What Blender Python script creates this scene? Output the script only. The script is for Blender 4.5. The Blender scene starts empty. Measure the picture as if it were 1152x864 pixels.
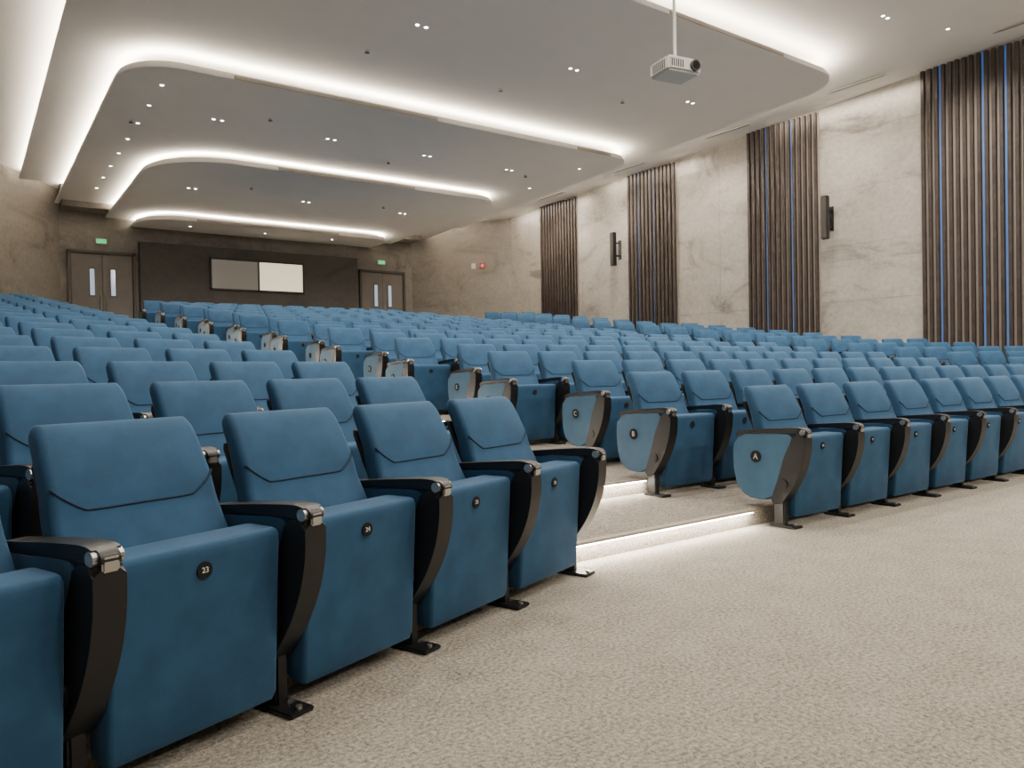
import bpy, bmesh, math, random
from mathutils import Vector, Matrix
random.seed(4)
scene=bpy.context.scene
COL=scene.collection
S20,C20=math.sin(math.radians(20)),math.cos(math.radians(20))

# ------------------------------------------------------------ materials
def newmat(name):
    m=bpy.data.materials.new(name); m.use_nodes=True
    nt=m.node_tree; b=nt.nodes['Principled BSDF']
    return m,nt,b
def simple(name,col,rough=0.5,metal=0.0,emis=None,estr=0.0,sheen=0.0):
    m,nt,b=newmat(name)
    b.inputs['Base Color'].default_value=(*col,1)
    b.inputs['Roughness'].default_value=rough
    b.inputs['Metallic'].default_value=metal
    if emis:
        b.inputs['Emission Color'].default_value=(*emis,1)
        b.inputs['Emission Strength'].default_value=estr
    if sheen: 
        b.inputs['Sheen Weight'].default_value=sheen
    return m
def noisy(name,c1,c2,scale=5,detail=6,rough=0.8,bump=0.0,bscale=200,sheen=0.0,lo=0.35,hi=0.65,bdist=0.01,sheentint=None):
    m,nt,b=newmat(name)
    tc=nt.nodes.new('ShaderNodeTexCoord')
    n=nt.nodes.new('ShaderNodeTexNoise'); n.inputs['Scale'].default_value=scale; n.inputs['Detail'].default_value=detail
    r=nt.nodes.new('ShaderNodeValToRGB')
    r.color_ramp.elements[0].position=lo; r.color_ramp.elements[1].position=hi
    r.color_ramp.elements[0].color=(*c1,1); r.color_ramp.elements[1].color=(*c2,1)
    nt.links.new(tc.outputs['Object'],n.inputs['Vector'])
    nt.links.new(n.outputs['Fac'],r.inputs['Fac'])
    nt.links.new(r.outputs['Color'],b.inputs['Base Color'])
    b.inputs['Roughness'].default_value=rough
    if bump:
        n2=nt.nodes.new('ShaderNodeTexNoise'); n2.inputs['Scale'].default_value=bscale; n2.inputs['Detail'].default_value=3
        bp=nt.nodes.new('ShaderNodeBump'); bp.inputs['Strength'].default_value=bump; bp.inputs['Distance'].default_value=bdist
        nt.links.new(tc.outputs['Object'],n2.inputs['Vector'])
        nt.links.new(n2.outputs['Fac'],bp.inputs['Height'])
        nt.links.new(bp.outputs['Normal'],b.inputs['Normal'])
    if sheen:
        b.inputs['Sheen Weight'].default_value=sheen
        b.inputs['Sheen Roughness'].default_value=0.4
        if sheentint: b.inputs['Sheen Tint'].default_value=(*sheentint,1)
    return m
def carpet(name,c1,c2):
    m,nt,b=newmat(name)
    tc=nt.nodes.new('ShaderNodeTexCoord')
    n=nt.nodes.new('ShaderNodeTexNoise'); n.inputs['Scale'].default_value=62; n.inputs['Detail'].default_value=5; n.inputs['Roughness'].default_value=.8
    n3=nt.nodes.new('ShaderNodeTexNoise'); n3.inputs['Scale'].default_value=5; n3.inputs['Detail'].default_value=6
    mx=nt.nodes.new('ShaderNodeMath'); mx.operation='MULTIPLY_ADD'; mx.inputs[1].default_value=.12
    r=nt.nodes.new('ShaderNodeValToRGB')
    r.color_ramp.elements[0].position=.41; r.color_ramp.elements[1].position=.70
    r.color_ramp.elements[0].color=(*c1,1); r.color_ramp.elements[1].color=(*c2,1)
    for q in (n,n3): nt.links.new(tc.outputs['Object'],q.inputs['Vector'])
    nt.links.new(n3.outputs['Fac'],mx.inputs[0]); nt.links.new(n.outputs['Fac'],mx.inputs[2])
    nt.links.new(mx.outputs[0],r.inputs['Fac']); nt.links.new(r.outputs['Color'],b.inputs['Base Color'])
    bp=nt.nodes.new('ShaderNodeBump'); bp.inputs['Strength'].default_value=.8; bp.inputs['Distance'].default_value=.014
    nt.links.new(n.outputs['Fac'],bp.inputs['Height']); nt.links.new(bp.outputs['Normal'],b.inputs['Normal'])
    b.inputs['Roughness'].default_value=.95
    return m
def stone(name,base,dark,light,ov=.35):
    m,nt,b=newmat(name)
    tc=nt.nodes.new('ShaderNodeTexCoord')
    mp=nt.nodes.new('ShaderNodeMapping'); mp.inputs['Scale'].default_value=(.6,.6,1.0)
    n=nt.nodes.new('ShaderNodeTexNoise'); n.inputs['Scale'].default_value=.9; n.inputs['Detail'].default_value=9; n.inputs['Distortion'].default_value=1.0; n.inputs['Roughness'].default_value=.66
    r=nt.nodes.new('ShaderNodeValToRGB'); e=r.color_ramp.elements
    e[0].position=.33; e[0].color=(*dark,1); e[1].position=.68; e[1].color=(*light,1)
    k=e.new(.46); k.color=(*base,1)
    nt.links.new(tc.outputs['Object'],mp.inputs['Vector']); nt.links.new(mp.outputs[0],n.inputs['Vector'])
    nt.links.new(n.outputs['Fac'],r.inputs['Fac'])
    n2=nt.nodes.new('ShaderNodeTexNoise'); n2.inputs['Scale'].default_value=9; n2.inputs['Detail'].default_value=8; n2.inputs['Roughness'].default_value=.7
    nt.links.new(tc.outputs['Object'],n2.inputs['Vector'])
    mx=nt.nodes.new('ShaderNodeMix'); mx.data_type='RGBA'; mx.blend_type='OVERLAY'; mx.inputs['Factor'].default_value=ov
    nt.links.new(r.outputs['Color'],mx.inputs['A']); nt.links.new(n2.outputs['Fac'],mx.inputs['B'])
    nt.links.new(mx.outputs['Result'],b.inputs['Base Color'])
    b.inputs['Roughness'].default_value=.6
    return m

M_BLUE=noisy('blue_upholstery',(0.012,0.067,0.148),(0.020,0.095,0.200),scale=7,rough=.8,bump=.25,bscale=350,sheen=.28,bdist=.003,sheentint=(.45,.7,1))
M_PANEL=noisy('blue_upholstery_sheen',(0.035,0.125,0.24),(0.042,0.15,0.275),scale=9,rough=.6,bump=.25,bscale=350,sheen=.4,bdist=.003,sheentint=(.6,.8,1))  # end panels: sheen put into the colour as a paler upholstery blue
M_SEAM=simple('seam_dark_blue',(0.006,0.028,0.06),.8)
M_BLACK=simple('black_plastic',(0.009,0.009,0.010),.4)
M_SILVER=simple('silver_cap',(0.5,0.49,0.47),.25,.8)
M_BADGE=simple('badge_black',(0.005,0.005,0.005),.85)
M_WHITE=simple('badge_white',(0.8,0.8,0.78),.5)
CHAIR_MATS=[M_BLUE,M_PANEL,M_SEAM,M_BLACK,M_SILVER,M_BADGE,M_WHITE]
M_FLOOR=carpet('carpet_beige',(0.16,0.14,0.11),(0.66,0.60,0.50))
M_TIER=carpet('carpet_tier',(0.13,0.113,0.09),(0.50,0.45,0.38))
M_CEIL=noisy('ceiling_plaster',(0.86,0.835,0.80),(0.88,0.855,0.82),scale=2,rough=.9)
M_STONE=stone('stone_cladding_light',(0.42,0.385,0.335),(0.20,0.18,0.155),(0.52,0.48,0.425),.5)
M_STONE_D=stone('stone_cladding_taupe',(0.24,0.218,0.19),(0.15,0.136,0.118),(0.31,0.285,0.25),.5)
M_DARKPANEL=stone('wall_dark_panel',(0.095,0.084,0.075),(0.07,0.062,0.055),(0.12,0.108,0.095))
M_SLAT=noisy('walnut_slat',(0.028,0.019,0.015),(0.052,0.037,0.029),scale=6,rough=.55)
M_SLATBACK=simple('slat_backing',(0.32,0.28,0.24),.8)
M_JOINT=simple('stone_joint',(0.32,0.29,0.25),.8)
M_BLUELED=simple('blue_led',(0.08,0.2,0.5),.5,0,(0.12,0.32,0.9),.22)
M_LED=simple('cove_led',(1,1,1),.5,0,(1.0,0.87,0.70),165)
M_STEPLED=simple('step_led',(1,1,1),.5,0,(1.0,0.92,0.80),130)
M_DOWN=simple('downlight_lens',(1,1,1),.5,0,(1.0,0.93,0.8),20)
M_TRIM=simple('white_trim',(0.7,0.68,0.65),.5)
M_DOOR=noisy('door_taupe',(0.20,0.18,0.155),(0.23,0.205,0.18),scale=3,rough=.5)
M_DFRAME=simple('door_frame_taupe',(0.11,0.095,0.08),.5)
M_FRAME=simple('dark_frame',(0.05,0.044,0.038),.45)
M_GLASS=simple('door_glass',(0.35,0.42,0.48),.08,0,(0.6,0.75,0.95),.6)
M_BLIND=simple('lit_blind',(0.8,0.7,0.52),.8,0,(1.0,0.86,0.62),1.0)
M_BOOTH=simple('booth_glass',(0.24,0.22,0.19),.12,0,(0.8,0.72,0.6),.12)
M_GREEN=simple('exit_green',(0.02,0.5,0.15),.4,0,(0.05,0.9,0.3),1.0)
M_RED=simple('alarm_red',(0.6,0.03,0.02),.4)
M_DIFF=noisy('diffuser_beige',(0.42,0.36,0.28),(0.45,0.39,0.31),scale=2,rough=.6)
M_PROJ=simple('projector_white',(0.55,0.54,0.52),.4)
M_LENS=simple('lens_glass',(0.01,0.01,0.015),.05)

# ------------------------------------------------------------ mesh helpers
def mesh_obj(name,bm,mats,loc=(0,0,0),rot=0,sharp=35,parent=None):
    me=bpy.data.meshes.new(name); bm.normal_update(); bm.to_mesh(me); bm.free()
    for m in mats: me.materials.append(m)
    me.shade_smooth(); me.set_sharp_from_angle(angle=math.radians(sharp))
    o=bpy.data.objects.new(name,me); COL.objects.link(o)
    o.location=loc; o.rotation_euler=(0,0,rot)
    if parent: o.parent=parent
    return o
def merge(bm,tmp,mi):
    bmesh.ops.recalc_face_normals(tmp,faces=tmp.faces)
    for f in tmp.faces: f.material_index=mi
    me=bpy.data.meshes.new('tmp'); tmp.to_mesh(me); tmp.free()
    bm.from_mesh(me); bpy.data.meshes.remove(me)
def box(bm,c,s,mi=0,bev=0,seg=2,rotz=0,mat=None):
    t=bmesh.new(); bmesh.ops.create_cube(t,size=1)
    bmesh.ops.scale(t,vec=Vector(s),verts=t.verts)
    if bev: bmesh.ops.bevel(t,geom=list(t.edges),offset=bev,segments=seg,affect='EDGES')
    if rotz: bmesh.ops.rotate(t,cent=(0,0,0),matrix=Matrix.Rotation(rotz,3,'Z'),verts=t.verts)
    if mat: bmesh.ops.transform(t,matrix=mat,verts=t.verts)
    bmesh.ops.translate(t,vec=Vector(c),verts=t.verts)
    merge(bm,t,mi)
def cyl(bm,c,r,d,axis='Z',mi=0,seg=20,r2=None):
    t=bmesh.new(); bmesh.ops.create_cone(t,cap_ends=True,segments=seg,radius1=r,radius2=r if r2 is None else r2,depth=d)
    if axis=='X': bmesh.ops.rotate(t,cent=(0,0,0),matrix=Matrix.Rotation(math.pi/2,3,'Y'),verts=t.verts)
    if axis=='Y': bmesh.ops.rotate(t,cent=(0,0,0),matrix=Matrix.Rotation(math.pi/2,3,'X'),verts=t.verts)
    bmesh.ops.translate(t,vec=Vector(c),verts=t.verts)
    merge(bm,t,mi)
def rrect(w,d,r,n=4):
    pts=[]; r=min(r,w/2-.001,d/2-.001)
    for cx,cy,a0 in ((w/2-r,d/2-r,0),(-w/2+r,d/2-r,90),(-w/2+r,-d/2+r,180),(w/2-r,-d/2+r,270)):
        for i in range(n+1):
            a=math.radians(a0+90*i/n); pts.append((cx+r*math.cos(a),cy+r*math.sin(a)))
    return pts
def loft(bm,rings,mi):
    t=bmesh.new(); vr=[[t.verts.new(p) for p in ring] for ring in rings]
    n=len(vr[0])
    for a,b in zip(vr[:-1],vr[1:]):
        for i in range(n): t.faces.new((a[i],a[(i+1)%n],b[(i+1)%n],b[i]))
    t.faces.new(vr[0]); t.faces.new(vr[-1])
    merge(bm,t,mi)
def crom(pts,sub=4,closed=True):
    out=[]; n=len(pts)
    rng=range(n) if closed else range(n-1)
    for i in rng:
        g=(lambda k:pts[k%n]) if closed else (lambda k:pts[max(0,min(n-1,k))])
        p0,p1,p2,p3=g(i-1),g(i),g(i+1),g(i+2)
        for s in range(sub):
            u=s/sub
            out.append(tuple(.5*((2*p1[j])+(-p0[j]+p2[j])*u+(2*p0[j]-5*p1[j]+4*p2[j]-p3[j])*u*u+(-p0[j]+3*p1[j]-3*p2[j]+p3[j])*u**3) for j in range(len(p1))))
    if not closed: out.append(tuple(pts[-1]))
    return out
def slab_profile(bm,prof,x0,x1,mi,bev=.008,seg=2):
    t=bmesh.new()
    a=[t.verts.new((x0,-p[0],p[1])) for p in prof]; b=[t.verts.new((x1,-p[0],p[1])) for p in prof]
    n=len(prof); f1=t.faces.new(a); f2=t.faces.new(b[::-1])
    for i in range(n): t.faces.new((a[i],b[i],b[(i+1)%n],a[(i+1)%n]))
    if bev:
        es=list(set(list(f1.edges)+list(f2.edges)))
        bmesh.ops.bevel(t,geom=es,offset=bev,segments=seg,affect='EDGES')
    merge(bm,t,mi)
def tube(bm,pts,r,mi,n=6):
    rings=[]
    for i,p in enumerate(pts):
        p=Vector(p); d=(Vector(pts[min(i+1,len(pts)-1)])-Vector(pts[max(i-1,0)])).normalized()
        u=d.cross(Vector((0,1,0.3))).normalized(); v=d.cross(u)
        rings.append([tuple(p+r*(math.cos(a)*u+math.sin(a)*v)) for a in [2*math.pi*k/n for k in range(n)]])
    loft(bm,rings,mi)

# ------------------------------------------------------------ chair
PITCH=.66
def back_front(h):
    k=[(.34,-.075),(.45,-.10),(.55,-.145),(.65,-.195),(.75,-.245),(.85,-.29),(.93,-.335),(1.0,-.375)]
    for (a,fa),(b,fb) in zip(k[:-1],k[1:]):
        if h<=b: return fa+(fb-fa)*(h-a)/(b-a)
    return k[-1][1]
def bulge_at(h):   # padded head section above the seam
    if h<.70: return 0
    if h<.76: return .014*(h-.70)/.06
    return .014
def arm(bm,x,outer=0):
    panel=crom([(-.395,.44),(-.385,.57),(-.33,.625),(-.15,.635),(.04,.645),(.115,.625),(.10,.52),(.045,.38),(-.02,.26),(-.09,.185),(-.2,.175),(-.32,.20),(-.375,.30)],4)
    if outer: slab_profile(bm,panel,x-.040,x+.040,1,.016,3)
    else: slab_profile(bm,panel,x-.038,x+.038,0,.014,2)
    strut=crom([(.182,.655),(.19,.60),(.185,.52),(.160,.42),(.115,.32),(.055,.23),(-.01,.155),(-.075,.15),(-.065,.22),(-.03,.31),(.0,.40),(.03,.49),(.075,.58),(.11,.66)],4)
    slab_profile(bm,strut,x-.043,x+.043,3,.018,3)
    top=crom([(-.37,.615),(-.36,.648),(-.2,.668),(.0,.685),(.13,.692),(.185,.68),(.20,.655),(.17,.645),(.10,.65),(-.1,.645),(-.3,.625)],4)
    slab_profile(bm,top,x-.037,x+.037,3,.012,3)
    cyl(bm,(x,-.168,.662),.020,.080,'X',4,16)
    box(bm,(x,-.194,.650),(.045,.012,.045),4,.005)
    cyl(bm,(x,-.02,.30),.035,.10,'X',3,16)
    box(bm,(x,.04,.20),(.075,.09,.07),3,.01)
    box(bm,(x,.03,.105),(.05,.085,.21),3,.008)
    box(bm,(x,-.01,.008),(.10,.20,.016),3,.005)
    for yy in (-.09,.07): cyl(bm,(x,yy,.02),.011,.014,'Z',4,8)
def build_chair(kind):
    bm=bmesh.new()
    rings=[]
    H=[.345,.36,.40,.5,.6,.69,.72,.745,.77,.82,.87,.915,.938,.955,.966,.971]
    for h in H:
        w=.555-.045*max(0,(h-.6)/.38); th=.105-.025*max(0,(h-.4)/.58)
        if h>.915:
            q=(h-.915)/.056; s=math.sqrt(max(0.0,1-q*q)); w-= .035*(1-s); th=max(.02,th*(.25+.75*s))
        if h<.36: w-=.02; th*=.7
        ff=back_front(h)+bulge_at(h)
        if h>.915: ff-= (1-s)*.02
        yc=-(ff-th/2)
        rings.append([(px,yc+py,h) for px,py in rrect(w,th,.026)])
    loft(bm,rings,0)
    sp=[(-.262,.79),(-.235,.762),(-.185,.728),(-.15,.72),(0,.72),(.15,.72),(.185,.728),(.235,.762),(.262,.79)]
    pts=[(x,-(back_front(h)+bulge_at(h)),h) for x,h in crom(sp,4,False)]
    tube(bm,pts,.0042,2)
    rings=[]
    for h in (.30,.34,.5,.7,.84,.86):
        w=.49-.02*(h>.85); yc=-(back_front(h)-.105)
        rings.append([(px,yc+py,h) for px,py in rrect(w,.03,.012,3)])
    loft(bm,rings,3)
    rings=[]
    for h in (.065,.072,.09,.2,.35,.5,.575,.60,.615,.622):
        fr=.055+.035*(h-.07)/.55; th=.10+.07*(h-.07)/.55; w=.55
        if h<.09: q=(.09-h)/.025; th-=.03*q; w-=.012*q; fr-=.008*q
        if h>.59: q=(h-.59)/.032; s=1-math.sqrt(max(0,1-q*q)); th-=.035*s; w-=.02*s; fr-=.016*s
        yc=-(fr-th/2)
        rings.append([(px,yc+py,h) for px,py in rrect(w,th,.016,3)])
    loft(bm,rings,0)
    cyl(bm,(0,-.0875,.545),.0245,.008,'Y',5,20)
    box(bm,(0,.07,.30),(.56,.04,.05),3,.008)
    arm(bm,-PITCH/2,outer=(kind=='left'))
    if kind=='right': arm(bm,PITCH/2,outer=1)
    if kind=='left':
        cyl(bm,(-PITCH/2-.040,.20,.475),.042,.012,'X',5,24)
    if kind=='right':
        cyl(bm,(PITCH/2+.040,.20,.475),.042,.012,'X',5,24)
    me=bpy.data.meshes.new('auditorium_chair_'+kind)
    bm.normal_update(); bm.to_mesh(me); bm.free()
    for m in CHAIR_MATS: me.materials.append(m)
    me.shade_smooth(); me.set_sharp_from_angle(angle=math.radians(40))
    return me
CH={k:build_chair(k) for k in ('mid','left','right')}
def text(name,body,size,loc,rot,parent):
    cu=bpy.data.curves.new(name,'FONT'); cu.body=body; cu.size=size; cu.align_x='CENTER'; cu.align_y='CENTER'; cu.extrude=.0008
    cu.materials.append(M_WHITE)
    o=bpy.data.objects.new(name,cu); COL.objects.link(o); o.location=loc; o.rotation_euler=rot; o.parent=parent
def chair(kind,x,y,z,rot,label=None,num=None):
    o=bpy.data.objects.new('auditorium_chair',CH[kind]); COL.objects.link(o)
    o.location=(x,y,z); o.rotation_euler=(0,0,rot)
    if label and kind=='left':
        text('row_letter',label,.058,(-PITCH/2-.0465,.20,.475),(math.pi/2,0,-math.pi/2),o)
    if num:
        text('seat_number',num,.023,(0,-.0925,.545),(math.pi/2,0,0),o)
    return o

RISE=.12; NR=20; CX=8.32
def wallR(y): return 18.16-.0522*y
for k in range(NR):
    z=RISE*k+.001; st=(0 if k%2==0 else -.24)
    x0=4.64+st*.8-.018*k+(.08 if 0<k<6 and k%2==0 else 0)
    n=11 + (1 if k%2 else 0)
    for i in range(n):
        xc=x0+PITCH*(i+.5)
        kind='left' if i==0 else ('right' if i==n-1 else 'mid')
        chair(kind,xc,3.2+k,z,0,label=chr(65+k) if k<8 else None,num=str(18-i) if k==0 else None)
    o=(-.135 if k%2==0 else -.145)-.05*k
    for i in range(6):
        d=o-PITCH*(i+.5)
        X=2.845+d*C20; Y=3.25+k+d*S20
        if X<-1.05 or 20.6+(X+1.6)*1.262-Y<.75: continue
        chair('right' if i==0 else ('left' if i==5 else 'mid'),X,Y,z,math.radians(20),num=str(26-i) if k==0 else None)
    for i in range(6):
        d=-o+PITCH*(i+.5)
        X=13.80+d*C20; Y=3.25+k-d*S20
        if X>wallR(Y)-.65: continue
        last = X+PITCH*C20>wallR(Y-.2)-.65 or i==5
        chair('left' if i==0 else ('right' if last else 'mid'),X,Y,z,math.radians(-20))

# ------------------------------------------------------------ tiers / floor
bm=bmesh.new()
box(bm,(8.3,9,-.05),(21.2,35,.1),0)
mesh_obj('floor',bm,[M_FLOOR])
bm=bmesh.new()
KX=2.85; KR=13.79; XL=-1.59
for k in range(1,NR+1):
    y0=3.37+(k-1)
    yl=y0-(KX-XL)*.364
    xr=wallR(y0-1.5)-.01; yr=y0-(xr-KR)*.364
    pl=(XL,yl) if yl<20.6 else (XL+.08,20.7)
    out=[pl,(KX,y0),(KR,y0),(xr,yr),(16.94,23.2),(14.2,25.89),(2.6,25.89)]
    if yl<20.6: out.append((XL,20.6))
    t=bmesh.new()
    a=[t.verts.new((p[0],p[1],RISE*(k-1))) for p in out]; b=[t.verts.new((p[0],p[1],RISE*k)) for p in out]
    t.faces.new(a[::-1]); t.faces.new(b)
    n=len(out)
    for i in range(n): t.faces.new((a[i],a[(i+1)%n],b[(i+1)%n],b[i]))
    merge(bm,t,0)
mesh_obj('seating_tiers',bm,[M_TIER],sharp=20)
for side in (0,1):
    bm=bmesh.new()
    for k in range(1,NR+1):
        y0=3.37+(k-1)
        if side==0: xa,xb=2.72-.045*k*.9,4.52-.018*k
        else: xa,xb=2*CX-4.52+.018*k,2*CX-2.72+.04*k
        xm=(xa+xb)/2; w=xb-xa
        box(bm,(xm,y0-.018,RISE*k-.006),(w,.06,.016),0,.002)
        box(bm,(xm,y0-.034,RISE*k-.0165),(w-.08,.018,.005),1)
    mesh_obj('aisle_step_light',bm,[M_DIFF,M_STEPLED])

# ------------------------------------------------------------ walls
def wall(name,p,q,z0,z1,mat,th=.2,seams=0):
    p=Vector((*p,0)); q=Vector((*q,0)); d=(q-p); L=d.length; a=math.atan2(d.y,d.x)
    bm=bmesh.new(); box(bm,(L/2,-th/2,(z0+z1)/2),(L,th,z1-z0),0)
    if seams:
        h=z0+1.35
        while h<z1-.3:
            box(bm,(L/2,.0,h),(L,.006,.010),1); h+=1.35
        x=seams
        while x<L:
            box(bm,(x,.0,(z0+z1)/2),(.008,.006,z1-z0),1); x+=seams
    return mesh_obj(name,bm,[mat,M_JOINT if mat is M_STONE else M_DOOR],loc=(p.x,p.y,0),rot=a)
wall('wall_right',(18.16+.0522*8,-8),(16.95,23.2),0,8.6,M_STONE,seams=2.75)
wall('wall_right_rear',(16.95,23.2),(14.2,25.9),0,7.2,M_STONE_D,seams=2.0)
wall('wall_back',(14.2,25.9),(2.6,25.9),0,7.2,M_STONE_D)
wall('wall_left_rear',(2.6,25.9),(-1.6,20.6),0,7.4,M_STONE_D,seams=2.6)
wall('wall_left',(-1.6,20.6),(-1.6,-8),0,8.6,M_STONE_D,seams=2.75)
wall('wall_front',(-1.6,-8),(18.58,-8),0,8.6,M_STONE)

# ------------------------------------------------------------ ceiling
def hm(y): return 8.1-.053*y
bm=bmesh.new()
v=[bm.verts.new(p) for p in ((-1.8,-8.2,hm(-8.2)),(18.8,-8.2,hm(-8.2)),(18.8,26.2,hm(26.2)),(-1.8,26.2,hm(26.2)))]
w=[bm.verts.new((p.co.x,p.co.y,p.co.z+.15)) for p in v]
bm.faces.new(v[::-1]); bm.faces.new(w)
for i in range(4): bm.faces.new((v[i],v[(i+1)%4],w[(i+1)%4],w[i]))
bmesh.ops.recalc_face_normals(bm,faces=bm.faces)
mesh_obj('ceiling',bm,[M_CEIL],sharp=20)
CL=[dict(L=1.55,R=15.45,Y=9.0,h=7.15,s=.040,B=24.3,rl=1.2,rr=.9),
    dict(L=2.48,R=14.6,Y=14.4,h=6.58,s=.030,B=25.6,rl=1.0,rr=.7),
    dict(L=3.8,R=13.3,Y=18.7,h=6.20,s=.028,B=25.8,rl=1.8,rr=.7),
    dict(L=4.5,R=12.5,Y=24.1,h=5.80,s=.0,B=25.85,rl=1.2,rr=.7)]
def ch(c,y): return c['h']-c['s']*(y-c['Y'])
def path(c,ins,n=16):
    L,R,Y,B=c['L']+ins,c['R']-ins,c['Y']+ins,c['B']
    rl=max(.15,c['rl']-ins); rr=max(.15,c['rr']-ins)
    pts=[(L,B)]
    for i in range(n+1):
        a=math.pi+ (math.pi/2)*i/n; pts.append((L+rl+rl*math.cos(a),Y+rl+rl*math.sin(a)))
    for i in range(n+1):
        a=1.5*math.pi+(math.pi/2)*i/n; pts.append((R-rr+rr*math.cos(a),Y+rr+rr*math.sin(a)))
    pts.append((R,B)); return pts
for ci,c in enumerate(CL):
    bm=bmesh.new()
    TH=.13
    for ins,z0,z1 in ((0,0,.05),(.05,.05,TH)):
        P=path(c,ins); t=bmesh.new()
        a=[t.verts.new((x,y,ch(c,y)+z0)) for x,y in P]; b=[t.verts.new((x,y,ch(c,y)+z1)) for x,y in P]; n=len(P)
        t.faces.new(a); t.faces.new(b[::-1])
        for i in range(n): t.faces.new((a[i],a[(i+1)%n],b[(i+1)%n],b[i]))
        merge(bm,t,0)
    P1=path(c,.12); P2=path(c,.165); t=bmesh.new()
    a=[t.verts.new((x,y,ch(c,y)+TH+.012)) for x,y in P1]; b=[t.verts.new((x,y,ch(c,y)+TH+.012)) for x,y in P2]
    for i in range(len(P1)-1): t.faces.new((a[i],b[i],b[i+1],a[i+1]))
    merge(bm,t,1)
    mesh_obj('ceiling_cloud',bm,[M_CEIL,M_LED],sharp=30)
bm=bmesh.new()
for c,x0,x1 in ((CL[1],4.3,8.6),(CL[1],12.6,13.7),(CL[2],6.6,10.4),(CL[0],10.0,13.2),(CL[3],6.0,10.5)):
    box(bm,((x0+x1)/2,c['Y']-.012,ch(c,c['Y'])+.045),(x1-x0,.02,.07),0,.003)
    for j in range(3): box(bm,((x0+x1)/2,c['Y']-.024,ch(c,c['Y'])+.025+.02*j),(x1-x0-.04,.006,.006),1)
mesh_obj('linear_air_diffuser',bm,[M_DIFF,M_TRIM])
bm=bmesh.new()
for y in (6.5,10.0,13.5,17.0,20.5):
    x=wallR(y)-.75
    box(bm,(x,y,hm(y)-.006),(.14,2.2,.012),0); box(bm,(x,y,hm(y)-.014),(.04,2.1,.006),1)
mesh_obj('ceiling_slot_diffuser',bm,[M_TRIM,M_DOOR])
bm=bmesh.new(); box(bm,(8.4,25.45,6.45),(11.6,.8,.7),0,.01)
mesh_obj('trim_rear_soffit',bm,[M_STONE_D])

def ceil_h(x,y):
    h=hm(y)
    for c in CL:
        if c['L']+.1<x<c['R']-.1 and y>c['Y']+.1: h=ch(c,y)
    return h
bm=bmesh.new(); lights=[]
def dl(x,y,pair=False):
    h=ceil_h(x,y)
    for dx in ((-.085,.085) if pair else (0,)):
        cyl(bm,(x+dx,y,h-.004),.050,.010,'Z',0,16)
        cyl(bm,(x+dx,y,h-.008),.032,.010,'Z',1,16)
for y in (1.5,5.0,7.6): 
    for x in (2.2,5.2,8.3,11.4,14.4): dl(x,y,True); lights.append((x,y))
for y in (11.5,):
    for x in (3.2,6.6,10.0,13.4): dl(x,y,True); lights.append((x,y))
for y in (16.6,):
    for x in (4.6,7.1,9.6,12.1): dl(x,y,True); lights.append((x,y))
for y in (21.3,):
    for x in (5.2,8.3,11.4): dl(x,y,True); lights.append((x,y))
for i in range(8): dl(3.25,15.3+i*1.15)
for i in range(4): dl(13.7,15.6+i*2.2)
for i in range(6): dl(16.0,4+i*3.2); lights.append((16.0,4+i*3.2)); 
for i in range(3): dl(.6,6+i*5.5)
for x in (6,8.3,10.6): dl(x,24.9)
mesh_obj('ceiling_downlights',bm,[M_TRIM,M_DOWN])
bm=bmesh.new()
for x,y in ((3.6,10.3),(6.2,12.8),(9.3,13.0),(12,12.2),(7.2,8.0),(10.2,6.2),(5.5,16),(9,17.5),(12.8,16.8),(6.5,20.5),(10.5,20.8),(15.9,12.3),(3.1,17.5)):
    h=ceil_h(x,y); cyl(bm,(x,y,h-.02),.03,.05,'Z',0,10); cyl(bm,(x,y,h-.05),.045,.008,'Z',1,12)
mesh_obj('ceiling_sprinklers',bm,[M_TRIM,M_FRAME])
def lamp(name,typ,loc,energy,col=(1,.86,.68),**kw):
    l=bpy.data.lights.new(name,typ); l.energy=energy; l.color=col
    for k,v_ in kw.items(): setattr(l,k,v_)
    o=bpy.data.objects.new(name,l); COL.objects.link(o); o.location=loc; return o
for x,y in lights:
    lamp('downlight_lamp','SPOT',(x,y,ceil_h(x,y)-.05),400,(1,.91,.80),spot_size=math.radians(150),spot_blend=.8,shadow_soft_size=.07)
for x,y in ((1,-4),(5,-4),(9,-4),(13,-4)):  # unseen fill spots added behind the camera to brighten faces turned forward
    o=lamp('front_fill_lamp','SPOT',(x,y,hm(y)-.4),560,(1,.93,.83),spot_size=math.radians(140),spot_blend=.8,shadow_soft_size=.2)
    o.rotation_euler=(math.radians(40),0,0)
for y in (-1,5,11,17,21.5):
    o=lamp('wall_washer','AREA',(wallR(y)-.35,y,hm(y)-.06),62,(1,.90,.77),shape='RECTANGLE',size=.06,size_y=5.0)
    o.rotation_euler=(0,math.radians(-12),math.radians(3))

# ------------------------------------------------------------ slat panels
ang=math.atan(.0522)
def slatpanel(ya,yb,leds):
    bm=bmesh.new(); n=int(round((yb-ya)/.145)); ym=(ya+yb)/2
    zb=0.0 if ya<3 else RISE*max(0,(ya-3.2)); 
    h=hm(ym)-.02
    L=(yb-ya)
    box(bm,(-.01,0,(zb+h)/2),(.03,L,h-zb),1)
    for i in range(n):
        y=-L/2+(i+.5)*L/n
        box(bm,(-.06,y,(zb+h)/2),(.075,.072,h-zb),0,.004,1)
        if i in leds: box(bm,(-.03,y+L/n/2,(zb+h)/2),(.02,.04,h-zb),2)
    mesh_obj('slat_wall_panel',bm,[M_SLAT,M_SLATBACK,M_BLUELED],loc=(wallR(ym),ym,0),rot=ang)
slatpanel(19.64,21.5,(3,8))
slatpanel(15.44,17.36,(5,9))
slatpanel(10.99,13.05,(4,9))
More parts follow.
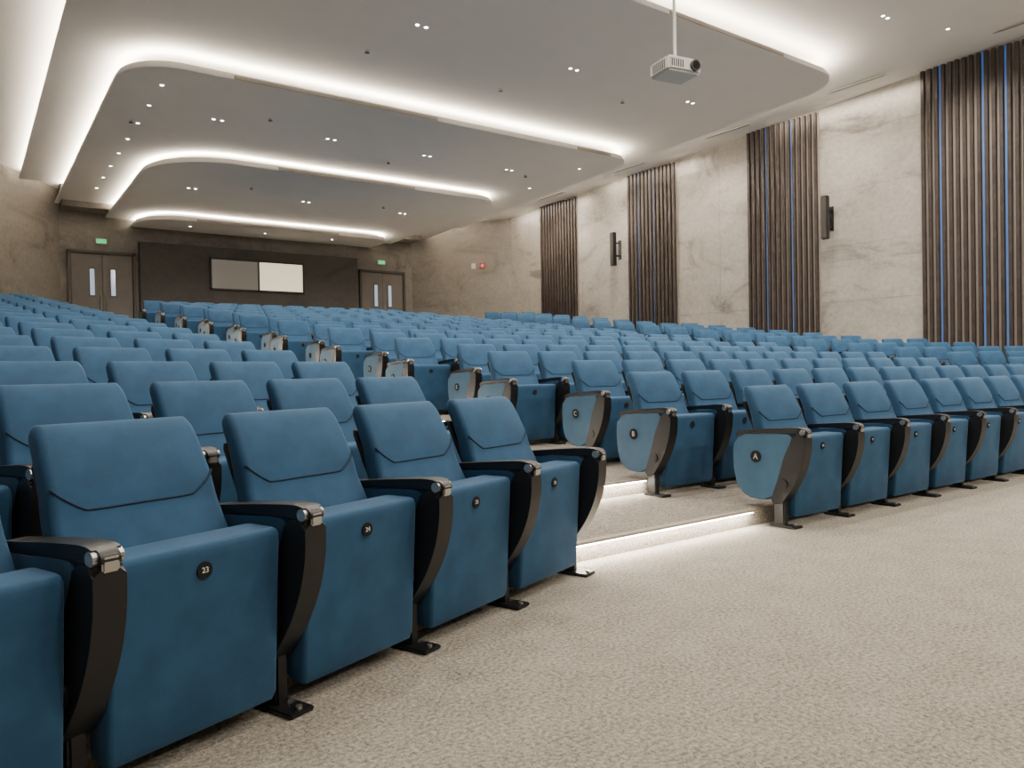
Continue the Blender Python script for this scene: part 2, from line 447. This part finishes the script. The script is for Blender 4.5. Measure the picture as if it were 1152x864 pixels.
slatpanel(6.3,8.57,(3,6,12))
slatpanel(1.8,4.1,(4,9))

# ------------------------------------------------------------ rear wall items
FZ=RISE*NR+.002
bm=bmesh.new(); box(bm,(8.3,25.80,(FZ+5.35)/2),(7.2,.19,5.35-FZ),0,.01)
mesh_obj('wall_back_dark_panel',bm,[M_DARKPANEL])
bm=bmesh.new()
box(bm,(7.55,25.68,4.49),(1.5,.03,.94),1); box(bm,(9.07,25.68,4.49),(1.5,.03,.94),2)
for x in (6.78,8.31,9.84): box(bm,(x,25.67,4.49),(.05,.08,1.06),0,.004)
for z in (4.0,4.98): box(bm,(8.31,25.67,z),(3.11,.08,.05),0,.004)
mesh_obj('window_1',bm,[M_FRAME,M_BOOTH,M_BLIND])
def door(nm,x0,x1):
    bm=bmesh.new(); xm=(x0+x1)/2; w=x1-x0; zt=4.98
    for x in (x0+.04,x1-.04): box(bm,(x,25.82,(FZ+zt)/2),(.08,.14,zt-FZ),1,.005)
    box(bm,(xm,25.82,zt-.04),(w,.14,.08),1,.005)
    for s in (-1,1):
        cx=xm+s*(w-.18)/4
        box(bm,(cx,25.84,(FZ+zt-.08)/2),((w-.2)/2,.06,zt-.1-FZ),0,.006)
        gx=xm+s*.28
        box(bm,(gx,25.805,4.05),(.17,.02,.85),1,.004); box(bm,(gx,25.79,4.05),(.12,.015,.78),2)
        cyl(bm,(xm+s*.08,25.77,3.45),.012,.5,'Z',3,10)
        for zz in (3.25,3.65): cyl(bm,(xm+s*.08,25.79,zz),.008,.05,'Y',3,8)
    mesh_obj(nm,bm,[M_DOOR,M_DFRAME,M_GLASS,M_SILVER])
door('door_1',2.78,4.6); door('door_2',12.0,13.85)
for x in (3.68,12.9):
    bm=bmesh.new(); box(bm,(x,25.83,5.28),(.30,.06,.16),0,.008); box(bm,(x,25.795,5.28),(.25,.012,.11),1)
    box(bm,(x+.03,25.786,5.28),(.10,.006,.02),2); box(bm,(x-.06,25.786,5.28),(.03,.006,.07),2)
    mesh_obj('exit_sign',bm,[M_TRIM,M_GREEN,M_WHITE])
d=Vector((14.2-16.95,25.9-23.2,0)).normalized()
def onrr(s): return Vector((16.95,23.2,0))+d*s
bm=bmesh.new(); box(bm,(0,.031,0),(.22,.06,.2),0,.01); cyl(bm,(0,.07,0),.06,.03,'Y',1,16); box(bm,(.35,.021,0),(.16,.04,.2),1,.006)
p=onrr(1.1); mesh_obj('fire_alarm_sounder',bm,[M_RED,M_WHITE],loc=(p.x,p.y,5.15),rot=math.atan2(d.y,d.x))

for y,z in ((17.75,4.95),(10.7,4.75)):
    bm=bmesh.new()
    box(bm,(-.30,0,0),(.14,.17,1.05),0,.015); box(bm,(-.375,0,0),(.012,.14,1.0),1)
    box(bm,(-.12,0,.2),(.24,.05,.05),0); box(bm,(-.12,0,-.2),(.24,.05,.05),0); box(bm,(-.01,0,0),(.02,.12,.6),0)
    mesh_obj('wall_column_speaker',bm,[M_BLACK,M_FRAME],loc=(wallR(y),y,z),rot=ang)

root=bpy.data.objects.new('ceiling_projector',None); COL.objects.link(root); root.location=(7.98,7.1,5.15); root.rotation_euler=(0,0,math.radians(-10))
bm=bmesh.new(); box(bm,(0,0,0),(.54,.44,.20),0,.03,3)
for i in range(7): box(bm,(-.272,-.12+i*.04,0),(.006,.018,.12),1)
for i in range(6): box(bm,(-.22+i*.035,-.222,0),(.016,.006,.10),1)
box(bm,(0,0,.11),(.30,.26,.03),0,.006)
mesh_obj('body',bm,[M_PROJ,M_FRAME],parent=root)
bm=bmesh.new(); cyl(bm,(.15,-.23,.0),.075,.05,'Y',0,24); cyl(bm,(.15,-.258,.0),.055,.01,'Y',1,24)
mesh_obj('lens',bm,[M_FRAME,M_LENS],parent=root)
bm=bmesh.new(); top=hm(7.1)-5.15; cyl(bm,(0,0,(top+.1)/2),.022,top-.08,'Z',0,14); cyl(bm,(0,0,top-.02),.08,.04,'Z',0,20); cyl(bm,(0,0,.14),.06,.04,'Z',0,20)
mesh_obj('mount_pole',bm,[M_TRIM],parent=root)

# ------------------------------------------------------------ world + camera
w=bpy.data.worlds.new('world'); scene.world=w; w.use_nodes=True
w.node_tree.nodes['Background'].inputs[0].default_value=(.05,.048,.045,1)
cam=bpy.data.cameras.new('camera'); co=bpy.data.objects.new('camera',cam); COL.objects.link(co)
cam.sensor_width=36; cam.lens=865/1152*36; cam.clip_start=.05
R=Matrix.Rotation(math.radians(-36),4,'Z')@Matrix.Rotation(math.radians(90-.8),4,'X')@Matrix.Rotation(math.radians(-1.1),4,'Z')
co.matrix_world=Matrix.Translation((0,0,1.1))@R
scene.camera=co
